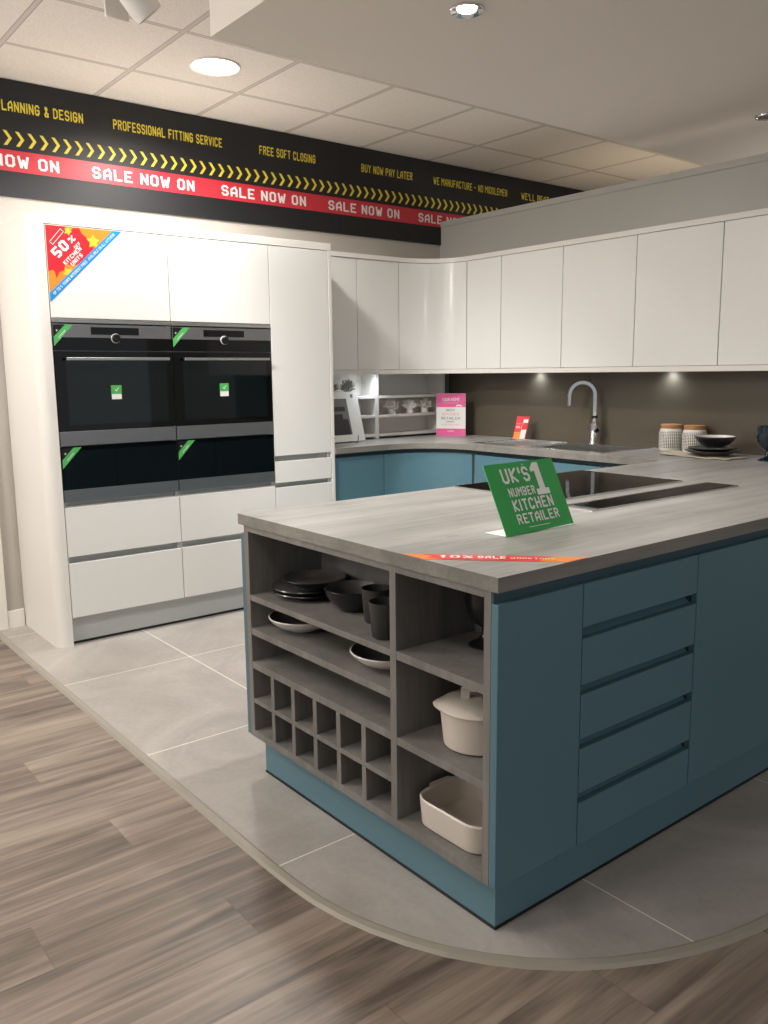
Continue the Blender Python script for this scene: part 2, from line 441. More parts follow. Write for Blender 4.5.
def tower(name, label, y0, y1):
    t = thing(name, label, 'cabinet', ((0.25), (y0+y1)/2, .15), group=None)
    # carcass as a frame of panels
    bm = bmesh.new()
    add_box(bm, .004, XC, y0+.001, y0+.017, .15, 2.072); add_box(bm, .004, XC, y1-.017, y1-.001, .15, 2.072)
    add_box(bm, .004, .014, y0+.017, y1-.017, .15, 2.072)
    for z in (.152, .706, 1.625, 2.054): add_box(bm, .014, XC-.002, y0+.017, y1-.017, z, z+.016)
    obj('carcass', bm, 'white_carcass', t)
    for z0, z1 in ((.428, .475), (.700, .742)): obj('grip_channel', box(XC-.03, XC-.012, y0+.0175, y1-.0175, z0, z1), 'plinth_white', t)
    return t
tL = tower('oven_tower', 'white gloss oven tower at the left, its top door carrying the 50% sticker', YT0, YA1)
tR = tower('oven_tower', 'white gloss oven tower at the right, between the other oven tower and the larder', YA1, YA2)
for t, y0, y1 in ((tL, YT0, YA1), (tR, YA1, YA2)):
    front(y0, y1, 1.641, 2.0705, t, name='door')
    front(y0, y1, .466, .716, t)
    front(y0, y1, .152, .432, t)
    obj('lip', box(XT-.016, XT+.003, y0+.002, y1-.002, 1.618, 1.6375, bev=.002), 'steel', t)
def oven(label, y0, y1):
    t = thing('oven', label, 'oven', (XT, (y0+y1)/2, 1.02), group='built-in ovens')
    yc = (y0+y1)/2; a, c = y0+.004, y1-.004
    obj('housing', box(.06, XC-.004, y0+.019, y1-.019, 1.03, 1.60), 'steel_dark', t)
    cp = obj('control_panel', box(XT-.02, XT+.002, a, c, 1.548, 1.612, bev=.0015), 'steel_dark', t)
    obj('display', box(XT+.002, XT+.003, yc-.118, yc+.128, 1.564, 1.600), 'black_glass', cp)
    obj('control_strip', box(XT-.02, XT+.0015, a, c, 1.487, 1.547, bev=.001), 'black_glass', t)
    k = lathe([(0, 0), (.021, 0), (.021, .014), (.018, .018), (0, .018)], 28); bmesh.ops.rotate(k, verts=k.verts, matrix=Matrix.Rotation(PI/2, 3, 'Y'))
    bmesh.ops.translate(k, verts=k.verts, vec=(XT+.0015, yc+.005, 1.547)); kn = obj('knob', k, 'black_plastic', t, smooth=True)
    k = lathe([(.0185, .0), (.0235, 0), (.0235, .006), (.0185, .006), (.0185, 0)], 28); bmesh.ops.rotate(k, verts=k.verts, matrix=Matrix.Rotation(PI/2, 3, 'Y'))
    bmesh.ops.translate(k, verts=k.verts, vec=(XT+.0016, yc+.005, 1.547)); obj('ring', k, 'trim_white', kn, smooth=True)  # ring coloured white to stand for light caught on its chrome
    d = obj('door', box(XT-.02, XT+.002, a, c, 1.094, 1.482, bev=.0015), 'black_glass', t)
    obj('window', box(XT+.002, XT+.0028, a+.05, c-.035, 1.125, 1.435), 'oven_window', d)
    h = bmesh.new(); add_box(h, XT+.030, XT+.042, a+.045, c-.03, 1.437, 1.453, bev=.003)
    for yy in (a+.09, c-.075): add_box(h, XT+.003, XT+.032, yy-.006, yy+.006, 1.440, 1.450)
    obj('handle', h, 'steel', d)
    g = obj('energy_label', box(XT+.0029, XT+.0035, yc-.035, yc+.02, 1.272, 1.315, bev=.0002), 'label_green', d)
    obj('label_foot', box(XT+.0029, XT+.0035, yc-.033, yc+.018, 1.245, 1.2715), 'sign_white', d)
    M = frame((XT+.0035, 0, 0), (0, 1, 0), (0, 0, 1))
    obj('tick', plate_bm(M, [(yc-.016, 1.292), (yc-.008, 1.284), (yc+.006, 1.302), (yc+.003, 1.304), (yc-.008, 1.289), (yc-.013, 1.295)], 0, .0004), 'sign_white', d)
    obj('bottom_trim', box(XT-.02, XT+.003, a, c, 1.022, 1.0925, bev=.0015), 'steel_dark', t)
    corner_label(t, a, 1.611)
    return t
def corner_label(t, a, z):
    M = frame((XT+.0024, a, z), (0, 1, 0), (0, 0, 1))
    obj('corner_label', plate_bm(M, [(.002, -.062), (.002, -.105), (.1, -.002), (.06, -.002)], .0003, .001), 'label_green', t)
    obj('corner_label', plate_bm(M, [(.002, -.002), (.002, -.061), (.059, -.002)], .0003, .001), 'black_plastic', t)
    M2 = frame((XT+.0034, a+.004, z-.092), (0, 1, 1.04), (0, -1, 1))
    lettering('EFFICIENT', 'sign_white', t, M2, .035, -.0015, .05, .009, bold=.02, lift=.0003)
    lettering('A', 'sign_white', t, frame((XT+.0034, a+.004, z-.05), (0, 1, 1.04), (0, -1, 1)), .020, -.001, .008, .009, bold=.03, lift=.0003)
def drawer_unit(label, y0, y1):
    t = thing('warming_drawer', label, 'drawer', (XT, (y0+y1)/2, .74), group='black glass drawers under the ovens')
    a, c = y0+.004, y1-.004
    obj('housing', box(.06, XC-.004, y0+.019, y1-.019, .75, 1.01), 'steel_dark', t)
    obj('glass_front', box(XT-.02, XT+.002, a, c, .805, 1.018, bev=.0015), 'black_glass', t)
    obj('bottom_trim', box(XT-.02, XT+.003, a, c, .744, .8035, bev=.0015), 'steel_dark', t)
    corner_label(t, a, 1.016)
oven('black glass built-in oven in the left tower, nearer the white end panel', YT0, YA1)
oven('black glass built-in oven in the right tower, next to the tall larder door', YA1, YA2)
drawer_unit('black glass warming drawer under the left oven', YT0, YA1)
drawer_unit('black glass warming drawer under the right oven', YA1, YA2)
lt = thing('larder_tower', 'white gloss larder tower with one tall door at the right of the ovens', 'cabinet', (.25, -1.72, .15))
bm = bmesh.new(); add_box(bm, .004, XC, YA2+.001, YA2+.017, .15, 2.072); add_box(bm, .004, XC, -1.553, -1.537, .15, 2.072); add_box(bm, .004, XC-.002, YA2+.017, -1.553, 2.054, 2.07); add_box(bm, .004, .014, YA2+.017, -1.553, .15, 2.05)
obj('carcass', bm, 'white_carcass', lt)
for z0, z1 in ((.428, .475), (.70, .735), (.85, .895)): obj('grip_channel', box(XC-.03, XC-.012, YA2+.0175, -1.5535, z0, z1), 'plinth_white', lt)
front(YA2, -1.536, .89, 2.0705, lt, name='door'); front(YA2, -1.536, .732, .858, lt); front(YA2, -1.536, .466, .705, lt); front(YA2, -1.536, .152, .432, lt)
obj('side_panel', box(.004, XT+.002, -1.5345, YT1, .152, 2.0725, bev=.002), 'white_side', lt)

# 50% sticker on the left tower's top door
ss = thing('sale_sticker', 'triangular red and orange 50% OFF KITCHEN UNITS sticker on the tower door', 'sticker', (XT+.0005, -3.14, 2.06))
MS = frame((XT+.0006, -3.150, 2.068), (0, 1, 0), (0, 0, 1))   # local x along y, local y down is negative
W, H = .37, -.357
obj('sheet', plate_bm(MS, [(0, 0), (0, H), (W, 0)], 0, .0006), 'sale_orange', ss)
obj('red_leaf', plate_bm(MS, [(0.001, -.001), (0.001, -.215), (.02, -.205), (.03, -.212), (.037, -.245), (.052, -.215), (.075, -.205), (.085, -.17), (.105, -.18), (.17, -.168), (.215, -.115), (.25, -.09), (.21, -.085), (.205, -.055), (.17, -.025), (.16, -.002), (.13, -.006), (.105, -.04), (.095, -.002)], .0007, .001), 'sale_red', ss)
star = lambda cx, cy, r, k=5, a0=.3: [(cx+(r if i % 2 == 0 else r*.5)*math.cos(a0+PI*i/k), cy+(r if i % 2 == 0 else r*.5)*math.sin(a0+PI*i/k)) for i in range(2*k)]
obj('maple_leaf', plate_bm(MS, star(.225, -.06, .035), .0011, .0014), 'sale_yellow', ss)
obj('maple_leaf', plate_bm(MS, star(.105, -.022, .020, a0=1.2), .0011, .0014), 'sale_yellow', ss)
obj('maple_leaf', plate_bm(MS, star(.095, -.215, .028, a0=.9), .0011, .0014), 'sale_yellow', ss)
q = .045
obj('blue_strip', plate_bm(MS, [(0, H), (W, 0), (W-q, 0), (0, H+q)], .0012, .0016), 'sale_blue', ss)
d = Vector((0, W, -H)).normalized(); uo = Vector((0, H, W)).normalized()
uo = Vector((0, -d.z, d.y))
M2 = frame((XT+.0024, -3.150, 2.068+H), d, uo)
lettering('UP TO 5 YEARS INTEREST FREE', 'sign_white', ss, M2, .04, .009, .235, .014, bold=.03, lift=.0002)
lettering('AVAILABLE ON ALL KITCHENS', 'sign_white', ss, M2, .287, .009, .19, .014, bold=.0, lift=.0002)
M3 = frame((XT+.0018, -3.150, 2.068), d, uo)
def ds(t, x, y, w, h, bold=.04):
    # x,y: local position of the lower-left corner in sticker coordinates
    M = frame((XT+.0018, -3.150+x, 2.068+y), d, uo); lettering(t, 'sign_white', ss, M, 0, 0, w, h, bold=bold, lift=.0002)
ds('50', .050, -.156, .088, .052, .09); ds('%', .118, -.080, .034, .028, .05); ds('OFF', .137, -.104, .038, .016, .05)
ds('KITCHEN', .084, -.181, .116, .020, .05); ds('UNITS', .118, -.184, .076, .020, .05)
bm = bmesh.new()
for a, c2 in (((.016, -.077), (.070, -.014)), ((.029, -.089), (.084, -.026)), ((.016, -.077), (.029, -.089)), ((.070, -.014), (.084, -.026))):
    v = Vector((c2[0]-a[0], c2[1]-a[1])).normalized()*.001; w_ = Vector((-v.y, v.x))
    add_prism(bm, [(a[0]-w_.x, a[1]-w_.y), (c2[0]-w_.x, c2[1]-w_.y), (c2[0]+w_.x, c2[1]+w_.y), (a[0]+w_.x, a[1]+w_.y)], .0012, .0014)
bmesh.ops.transform(bm, matrix=MS, verts=bm.verts); obj('frame_line', bm, 'sign_white', ss)

# ------------------------------------------------------------------ worktop
wa = .575; wb = -.742; rc = .37
cx_, cy_ = wa+rc, wb-rc
corner = arc(cx_, cy_, rc, 180, 90, 14)    # concave curve of the inner corner
hx0, hx1, hy0, hy1 = 1.40, 1.86, -.62, -.24  # sink cut-out
def worktop():
    bm = bmesh.new()
    ys, ye = YT1+.001, YB-.001
    add_prism(bm, [(.003, ys), (wa, ys)] + corner + [(hx0, wb), (hx0, ye), (.003, ye)], ZU, ZW)
    add_prism(bm, rect(hx0, hx1, wb, hy0), ZU, ZW); add_prism(bm, rect(hx0, hx1, hy1, ye), ZU, ZW)
    add_prism(bm, [(hx1, wb), (X0, wb), (X0, YF), (X1, YF), (X1, ye), (hx1, ye)], ZU, ZW)
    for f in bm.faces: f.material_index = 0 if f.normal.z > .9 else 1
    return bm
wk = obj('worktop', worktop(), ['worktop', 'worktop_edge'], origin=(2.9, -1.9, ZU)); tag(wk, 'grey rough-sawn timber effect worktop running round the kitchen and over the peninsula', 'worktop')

# ------------------------------------------------------------------ base units on the two walls
bx = .545; by = -.716; r2 = cx_-bx
bc = thing('base_cabinet', 'teal base cabinet beside the tall larder tower', 'cabinet', (.27, -1.3, .15))
obj('carcass', box(.004, bx-.022, YT1+.002, cy_-.002, .15, .845), 'white_carcass', bc)
obj('door', box(bx-.02, bx, YT1+.003, cy_-.002, .15, .845, bev=.002), 'teal', bc)
cc = thing('curved_base_cabinet', 'teal corner base cabinet with a concave curved door', 'cabinet', (.5, -.6, .15))
inner = arc(cx_, cy_, r2+.022, 178, 92, 12)
obj('carcass', prism([(.004, cy_+.001)] + [(cx_-r2-.022, cy_+.001)] + inner + [(cx_-.002, by+.022), (cx_-.002, YB-.002), (.004, YB-.002)], .15, .845), 'white_carcass', cc)
obj('door', prism(arc(cx_, cy_, r2+.02, 179.7, 90.3, 20) + arc(cx_, cy_, r2, 90.3, 179.7, 20), .15, .845), 'teal', cc, smooth=True)
xs = [.972, 1.46, 1.95, X0+.01]
for i, (a, c) in enumerate(zip(xs, xs[1:])):
    t = thing('base_cabinet', ['teal base cabinet next to the curved corner, under the drainer', 'teal base cabinet under the sink bowl and tap', 'teal base cabinet in the inner corner by the peninsula'][i], 'cabinet', ((a+c)/2, -.4, .15))
    top = .845 if i != 1 and i != 0 else .70
    obj('carcass', box(a+.001, c-.001, by+.022, YB-.002, .15, .845 if i == 2 else .72), 'white_carcass', t)
    obj('door', box(a+.0022, c-.0022, by, by+.02, .15, .845, bev=.002), 'teal', t)
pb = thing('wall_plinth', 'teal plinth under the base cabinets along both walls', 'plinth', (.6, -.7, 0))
obj('board', prism([(.47, YT1+.002), (.486, YT1+.002)] + arc(cx_, cy_, rc+.09, 180, 90, 12) + [(X0+.04, -.652), (X0+.04, -.636)] + arc(cx_, cy_, rc+.106, 90, 180, 12), .005, .148), 'teal_shaded', pb)
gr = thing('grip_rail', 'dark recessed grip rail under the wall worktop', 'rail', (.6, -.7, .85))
obj('rail', prism([(.50, YT1+.002), (.512, YT1+.002)] + arc(cx_, cy_, rc+.062, 180, 90, 12) + [(X0+.01, -.68), (X0+.01, -.668)] + arc(cx_, cy_, rc+.074, 90, 180, 12), .8455, .874), 'teal_shaded', gr)

# ------------------------------------------------------------------ peninsula
su = thing('shelf_unit', 'grey open shelf unit with wine grid at the end of the peninsula', 'shelf unit', (2.93, -3.0, .15))
yb_ = -2.852; t_ = .0
def sw(name, *a, m='shelf_wood', bev=.0008): return obj(name, box(*a, bev=bev), m, su)
sw('end_panel', 2.338, 2.3585, YE, yb_, .146, .8450, m='teal_edge')
sw('side', 2.359, 2.385, YE, yb_, .144, .8735)
sw('divider', 3.121, 3.146, YE+.0005, yb_-.01, .1685, .8545)
sw('side', 3.467, 3.4895, YE, yb_, .144, .8735)
sw('top_rail', 2.3855, 3.4665, YE, yb_, .855, .8735)
sw('base', 2.3855, 3.4665, YE, yb_, .144, .168)
sw('back_panel', 2.3855, 3.4665, yb_-.0095, yb_, .1685, .8545)
yb2_ = yb_-.0105
for z0, z1 in ((.624, .643), (.507, .529), (.389, .413)): sw('shelf', 2.3855, 3.1205, YE+.001, yb2_, z0, z1)
for z0, z1 in ((.621, .644), (.384, .405)): sw('shelf', 3.1465, 3.4665, YE+.001, yb2_, z0, z1)
sw('grid_shelf', 2.3855, 3.1205, YE+.001, yb2_, .267, .282)
gxs = [2.3855 + (3.1205-2.3855)*k/6 for k in range(1, 6)]
for gx_ in gxs:
    sw('grid_upright', gx_-.010, gx_+.010, YE+.001, yb2_, .1685, .2665); sw('grid_upright', gx_-.010, gx_+.010, YE+.001, yb2_, .2825, .3885)
obj('face_panel', box(3.490, XE, YE, -2.8485, .146, .845, bev=.0022), ['teal'], su)
dc = thing('drawer_cabinet', 'dark teal cabinet of five handleless drawers in the peninsula', 'cabinet', (3.2, -2.59, .15))
obj('carcass', box(2.96, 3.462, -2.847, -2.336, .15, .845), 'teal_shaded', dc)
def tfront(name, y0, y1, z0, z1, p): return obj(name, box(3.492, XE, y0, y1, z0, z1, bev=.0022), 'teal', p)
for z0, z1 in ((.733, .845), (.582, .703), (.438, .556), (.290, .410), (.146, .262)):
    tfront('drawer', -2.8455, -2.3365, z0, z1, dc)
for z0, z1 in ((.703, .733), (.556, .582), (.410, .438), (.262, .290)):
    bm = box(3.4625, 3.474, -2.8455, -2.3365, z0-.02, z1+.01)
    w8 = [bm.verts.new((x, y, z)) for y in (-2.8455, -2.3365) for x, z in ((3.474, z0-.012), (3.4915, z0-.012), (3.4915, z0-.001), (3.474, z0+.012))]
    for f in ((0, 1, 2, 3), (7, 6, 5, 4), (1, 5, 6, 2), (2, 6, 7, 3), (0, 4, 5, 1)): bm.faces.new([w8[k] for k in f])
    bmesh.ops.recalc_face_normals(bm, faces=bm.faces)
    obj('grip_channel', bm, 'teal', dc)
ysl = [-2.335, -1.735, -1.135, -.535, YB-.003]
for i, (a, c) in enumerate(zip(ysl, ysl[1:])):
    nm = ['teal peninsula cabinet with a plain door beside the drawers', 'teal peninsula cabinet with a plain door, second from the drawers', 'teal peninsula cabinet with a plain door, third from the drawers', 'teal peninsula filler cabinet against the sink wall'][i]
    t = thing('peninsula_cabinet', nm, 'cabinet', (3.2, (a+c)/2, .15))
    obj('carcass', box(2.96, 3.490, a+.001, c-.001, .15, .845), 'teal_shaded', t); tfront('door', a+.0022, c-.0022, .146, .845, t)
ys2 = [-2.851, -2.2, -1.4, -.745]
for i, (a, c) in enumerate(zip(ys2, ys2[1:])):
    nm = ['teal aisle cabinet behind the open shelves', 'teal aisle cabinet under the hob', 'teal aisle cabinet in the inner corner of the peninsula'][i]
    t = thing('aisle_cabinet', nm, 'cabinet', (2.6, (a+c)/2, .15))
    obj('carcass', box(2.370, 2.955, a+.001, c-.001, .15, .845), 'teal_shaded', t); obj('door', box(2.348, 2.368, a+.0022, c-.0022, .146, .845, bev=.002), 'teal', t)
pp = thing('peninsula_plinth', 'dark teal plinth round the foot of the peninsula', 'plinth', (2.93, -2.5, 0))
bm = prism([(2.385, -.75), (2.385, -3.11), (3.476, -3.11), (3.476, YB-.004), (3.458, YB-.004), (3.458, -3.092), (2.403, -3.092), (2.403, -.75)], .0125, .1435)
obj('board', bm, 'teal', pp)
bm = prism([(2.383, -.75), (2.383, -3.112), (3.478, -3.112), (3.478, YB-.004), (3.458, YB-.004), (3.458, -3.092), (2.403, -3.092), (2.403, -.75)], .0045, .012)
obj('seal', bm, 'black_plastic', pp)
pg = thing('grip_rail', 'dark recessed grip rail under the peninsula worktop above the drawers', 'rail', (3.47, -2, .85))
obj('rail', box(3.4900+.0, 3.4955, -3.148, YB-.004, .8455, .8740), 'teal_shaded', pg)
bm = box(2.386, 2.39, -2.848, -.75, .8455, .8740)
obj('rail', bm, 'teal_shaded', pg)

# ------------------------------------------------------------------ things on the peninsula
hb = thing('induction_hob', 'black glass induction hob set in the peninsula worktop', 'hob', (2.61, -1.8, ZW))
obj('glass', box(2.352, 2.866, -2.196, -1.40, ZW+.0005, ZW+.006, bev=.001), 'black_glass', hb)
bm = bmesh.new()
for a in ((2.350, 2.3518, -2.198, -1.398), (2.8662, 2.868, -2.198, -1.398)): add_box(bm, a[0], a[1], a[2], a[3], ZW+.0004, ZW+.0064)
for a in ((2.3518, 2.8662, -2.198, -2.1962), (2.3518, 2.8662, -1.3998, -1.398)): add_box(bm, a[0], a[1], a[2], a[3], ZW+.0004, ZW+.0064)
obj('rim', bm, 'steel', hb)
ex = thing('downdraft_extractor', 'narrow black downdraft extractor strip beside the hob', 'extractor', (3.02, -1.8, ZW))
bm = bmesh.new()
add_box(bm, 2.950, 2.956, -2.27, -1.36, ZW+.0005, ZW+.004); add_box(bm, 3.082, 3.088, -2.27, -1.36, ZW+.0005, ZW+.004); add_box(bm, 2.956, 3.082, -2.27, -2.264, ZW+.0005, ZW+.004); add_box(bm, 2.956, 3.082, -1.366, -1.36, ZW+.0005, ZW+.004)
obj('frame', bm, 'steel', ex)
obj('glass_lid', box(2.968, 3.070, -2.215, -1.372, ZW+.0005, ZW+.005, bev=.001), 'black_glass', ex)
obj('grille', box(2.957, 3.081, -2.2635, -1.3665, ZW+.0003, ZW+.0015), 'steel_dark', ex)

gs = thing('promotional_sign', "leaning green sign reading UK'S NUMBER 1 KITCHEN RETAILER", 'sign', (3.2, -2.65, ZW))
o_ = Vector((3.209, -2.800, ZW+.002)); r_ = Vector((-.017, .308, 0)); u_ = Vector((-.090, 0, .1915))
r_n = r_.normalized(); u_n = (u_ - r_n*u_.dot(r_n)).normalized(); MG = frame(o_, r_n, u_n)
GW, GH = .308, .2115
obj('board', plate_bm(MG, rect(0, GW, 0, GH), -.003, 0), 'sign_green', gs)
bm = bmesh.new(); obj('backing', plate_bm(MG, rect(.001, GW-.001, .001, GH-.001), -.0042, -.0031), 'sign_white', gs)
foot = prism([(3.1975, -2.798), (3.2, -2.495), (3.125, -2.497), (3.122, -2.800)], ZW+.0006, ZW+.0026); obj('foot', foot, 'sign_white', gs)
bm.free()
lettering("UK'S", 'sign_white', gs, MG, .055, .148, .125, .048, bold=.05)
bm = plate_bm(MG, [(.190, .187), (.208, .203), (.231, .203), (.231, .122), (.247, .122), (.247, .104), (.190, .104), (.190, .122), (.206, .122), (.206, .178), (.190, .176)], .0012, .002)
obj('numeral', bm, 'sign_white', gs)
obj('caron', plate_bm(MG, [(.157, .204), (.163, .199), (.169, .204), (.163, .2015)], .0012, .002), 'sign_white', gs)
lettering("NUMBER", 'sign_white', gs, MG, .064, .108, .118, .028, bold=.045)
lettering("KITCHEN", 'sign_white', gs, MG, .064, .064, .182, .037, bold=.05)
lettering("RETAILER", 'sign_white', gs, MG, .064, .027, .190, .031, bold=.05)
obj('rule', plate_bm(MG, rect(.105, .2, .0145, .016), .0008, .0014), 'sign_white', gs)

sk = thing('sale_strip', 'long red and orange sale strip lying on the near corner of the worktop', 'sticker', (3.3, -2.9, ZW))
p0 = Vector((3.262, -3.152, ZW+.0004)); p1 = Vector((3.5135, -2.915, ZW+.0004))
rr = (p1-p0).normalized(); MK = frame(p0, rr, Vector((-rr.y, rr.x, 0)))
LK = (p1-p0).length
z_ = .0008
pts = [(0.005, .0), (LK-.02, .0), (LK+.03, .058), (-.045, .05)]
obj('strip', plate_bm(MK, [(0.0, .0), (LK, .0), (LK+.055, .058), (-.062, .058)], 0, .0005), 'sale_orange', sk)
obj('red_centre', plate_bm(MK, [(.05, .001), (LK-.07, .001), (LK-.055, .02), (LK-.07, .03), (LK-.03, .057), (-.01, .057), (.02, .035), (.005, .02)], .0006, .0009), 'sale_red', sk)
lettering('10%', 'sign_white', sk, MK, .035, .015, .085, .030, bold=.08, lift=.0012)
lettering('SALE', 'sign_white', sk, MK, .130, .015, .07, .030, bold=.08, lift=.0012)
lettering('WORKTOPS', 'sign_white', sk, MK, .210, .018, .11, .016, bold=.03, lift=.0012)

# ------------------------------------------------------------------ wall units
WX = .30; WY = -.433
zb0, zb1 = 1.3835, 2.0875
def wall_path(off):
    """front line of the wall units, moved back by off"""
    a = WX-off; c = WY+off
    return [(a, YT1+.002), (a, -.775)] + arc(.597, -.775, .597-a, 178, 92, 14, ry=c+.775) + [(.597, c)]
def strip_poly(off, xe):
    return [(.003, YT1+.002)] + wall_path(off) + [(xe, WY+off), (xe, YB-.001), (.003, YB-.001)]
co = thing('wall_cornice', 'white cornice running along the top of the wall cabinets', 'cornice', (.5, -.4, 2.09)); obj('rail', prism(strip_poly(-.006, 4.3), 2.0895, 2.118), 'white_side', co)
pe = thing('light_pelmet', 'white light pelmet along the underside of the wall cabinets', 'pelmet', (.5, -.4, 1.36)); 
obj('rail', prism(wall_path(0) + [(4.3, WY), (4.3, WY+.018)] + list(reversed(wall_path(.018))), 1.3535, 1.3815), 'white_side', pe)
def wcab(label, a, c, wall):
    if wall == 'A':
        t = thing('wall_cabinet', label, 'cabinet', (.14, (a+c)/2, 1.383))
        obj('carcass', box(.003, WX-.021, a+.001, c-.001, 1.383, 2.0885), 'white_carcass', t); obj('door', box(WX-.019, WX, a+.0022, c-.0022, zb0, zb1, bev=.002), 'white_gloss', t)
    else:
        t = thing('wall_cabinet', label, 'cabinet', ((a+c)/2, -.28, 1.383))
        obj('carcass', box(a+.001, c-.001, WY+.021, YB-.001, 1.383, 2.0885), 'white_carcass', t); obj('door', box(a+.0022, c-.0022, WY, WY+.019, zb0, zb1, bev=.002), 'white_gloss', t)
wcab('white gloss wall cabinet nearest the tall larder tower', YT1+.003, -1.125, 'A')
wcab('white gloss wall cabinet between the larder side and the curved corner cabinet', -1.125, -.775, 'A')
cw = thing('curved_wall_cabinet', 'white gloss corner wall cabinet with a concave curved door', 'cabinet', (.2, -.3, 1.383))
obj('carcass', prism([(.003, -.774), (WX-.021, -.774)] + arc(.597, -.775, .318, 178, 92, 14, ry=.363) + [(.5965, WY+.021), (.5965, YB-.001), (.003, YB-.001)], 1.383, 2.0885), 'white_carcass', cw)
obj('door', prism(arc(.597, -.775, .316, 179.7, 90.3, 24, ry=.361) + arc(.597, -.775, .297, 90.3, 179.7, 24, ry=.342), zb0, zb1), 'white_gloss', cw, smooth=True)
xw = [.599, .911, 1.411, 1.922, 2.428, 2.935, 3.44, 3.95, 4.3]
wl = ['narrow white gloss wall cabinet right of the curved corner cabinet', 'white gloss wall cabinet above the red leaflet and left of the tap', 'white gloss wall cabinet directly above the tap', 'white gloss wall cabinet above the patterned jars', 'white gloss wall cabinet at the right edge, above the dark goblet']
for i, (a, c) in enumerate(zip(xw[:6], xw[1:6])): wcab(wl[i], a, c, 'B')
wcab('white gloss wall cabinet beyond the one above the goblet', xw[5], xw[6], 'B'); 
wcab('white gloss wall cabinet farthest along the sink wall', xw[6], 4.3, 'B')
sp = thing('splashback', 'brown-grey satin splashback panel behind the sink and tap', 'splashback', (2, YB, ZW))
obj('panel', box(.11, 1.4115, YB-.006, YB-.0005, ZW+.0005, 1.3825), 'splash', sp); obj('panel', box(1.4125, 4.3, YB-.006, YB-.0005, ZW+.0005, 1.3825), 'splash', sp)

def led(label, x, y, en):
    t = thing('under_cabinet_light', label, 'light', (x, y, 1.372), group='under-cabinet lights')
    obj('ring', lathe([(.026, .0), (.034, 0), (.034, .0105), (0, .0105)], 24), 'steel', t, world=False, smooth=True)
    obj('lens', lathe([(0, -.001), (.0255, -.001), (.0255, .004), (0, .004)], 24), 'led_glow', t, world=False)
    l = bpy.data.lights.new('led', 'SPOT'); l.energy = en; l.color = (.84, .93, 1); l.spot_size = 2.6; l.spot_blend = .9; l.shadow_soft_size = .02
    o = bpy.data.objects.new('led', l); COL.objects.link(o); o.location = (x, y, 1.365)
led('round light under the wall cabinet left of the tap', 1.0, -.175, 2.4)
led('round light under the wall cabinet above the jars', 1.99, -.175, 2.4)
led('round light above the white display shelves by the larder', .215, -.93, 4)
led('round light under the cabinets beyond the goblet', 3.1, -.175, 2.4)

# ------------------------------------------------------------------ open display shelves on the left wall
ds_ = thing('display_shelf', 'white open display shelves under the wall cabinets by the corner', 'shelf', (.1, -.8, ZW))
DX = .165
for y in (YT1+.003, -.880, -.262): obj('upright', box(.004, DX, y, y+.030, ZW+.001, 1.382), 'white_side', ds_)
obj('back_panel', box(.001, .0035, YT1+.003, -.232, ZW+.001, 1.382), 'white_side', ds_)
for a, c in ((YT1+.0335, -.8805), (-.8495, -.2625)):
    for z in (.925, 1.056, 1.188): obj('shelf', box(.004, DX-.002, a, c, z, z+.018, bev=.001), 'white_side', ds_)
def coral(label, y, z, m, s=1.0, n=42, flat=.75):
    random.seed(int(abs(y)*1000))
    t = thing('coral_ornament', label, 'ornament', (.10, y, z), group='coral ornaments on the display shelves')
    obj('base', lathe([(0, 0), (.026*s, 0), (.027*s, .010*s), (.020*s, .03*s), (0, .040*s)], 16), m, t, world=False, smooth=True)
    bm = bmesh.new()
    for k in range(n):
        a = random.uniform(0, 2*PI); e = random.uniform(.1, 1.25)
        dx, dy, dz = math.cos(a)*math.sin(e)*flat, math.sin(a)*math.sin(e), math.cos(e)
        L_ = s*random.uniform(.05, .075); p0_ = Vector((0, 0, .022*s)); p1_ = p0_+Vector((dx, dy, dz))*L_*.6
        p2_ = p1_+Vector((dx*.5+random.uniform(-.3, .3), dy*.7+random.uniform(-.3, .3), .9)).normalized()*L_*.5
        add_tube(bm, [p0_, p1_, p2_], .0045*s, 6, r2=.0028*s)
        p3_ = p1_+Vector((dx+random.uniform(-.5, .5), dy+random.uniform(-.6, .6), .5)).normalized()*L_*.4
        add_tube(bm, [p1_, p3_], .0035*s, 6, r2=.0025*s)
    obj('branches', bm, m, t, world=False, smooth=True)
coral('white coral ornament, leftmost of three on the middle shelf', -.682, 1.0745, 'coral', 1.05)
coral('white coral ornament, middle one of three on the middle shelf', -.515, 1.0745, 'coral', 1.05)
coral('white coral ornament, rightmost of three on the middle shelf, by the pink sign', -.375, 1.0745, 'coral', 1.05)
coral('grey coral ornament on the top shelf, next to the larder side', -1.215, 1.2065, 'coral_grey', 1.15, 36, .7)
coral('grey coral ornament on the top shelf above the display card', -1.065, 1.2065, 'coral_grey', 1.15, 36, .7)

# display card in a wire easel
dcd = thing('display_card', 'white card with a grey kitchen picture leaning beside the larder side', 'display card', (.27, -1.2, ZW))
MC = frame((.29, -1.44, ZW+.0075), (-.04, 1, 0), (-.10, -.0, .33))
obj('board', plate_bm(MC, rect(0, .385, 0, .335), 0, .004), 'sign_white', dcd)
obj('photo', plate_bm(MC, rect(.05, .285, .045, .29), .0041, .0046), 'photo_grey', dcd)
obj('photo_cabinets', plate_bm(MC, [(.05, .045), (.275, .045), (.27, .15), (.23, .15), (.23, .185), (.05, .185)], .0047, .005), 'photo_dark', dcd)
obj('photo_shelf', plate_bm(MC, rect(.06, .26, .205, .235), .0047, .005), 'photo_dark', dcd)
obj('mark', plate_bm(MC, rect(.325, .345, .295, .318), .0041, .0046), 'ink_grey', dcd)
ea = thing('wire_easel', 'black wire easel holding the display card on the worktop', 'easel', (.33, -1.2, ZW))
bm = bmesh.new()
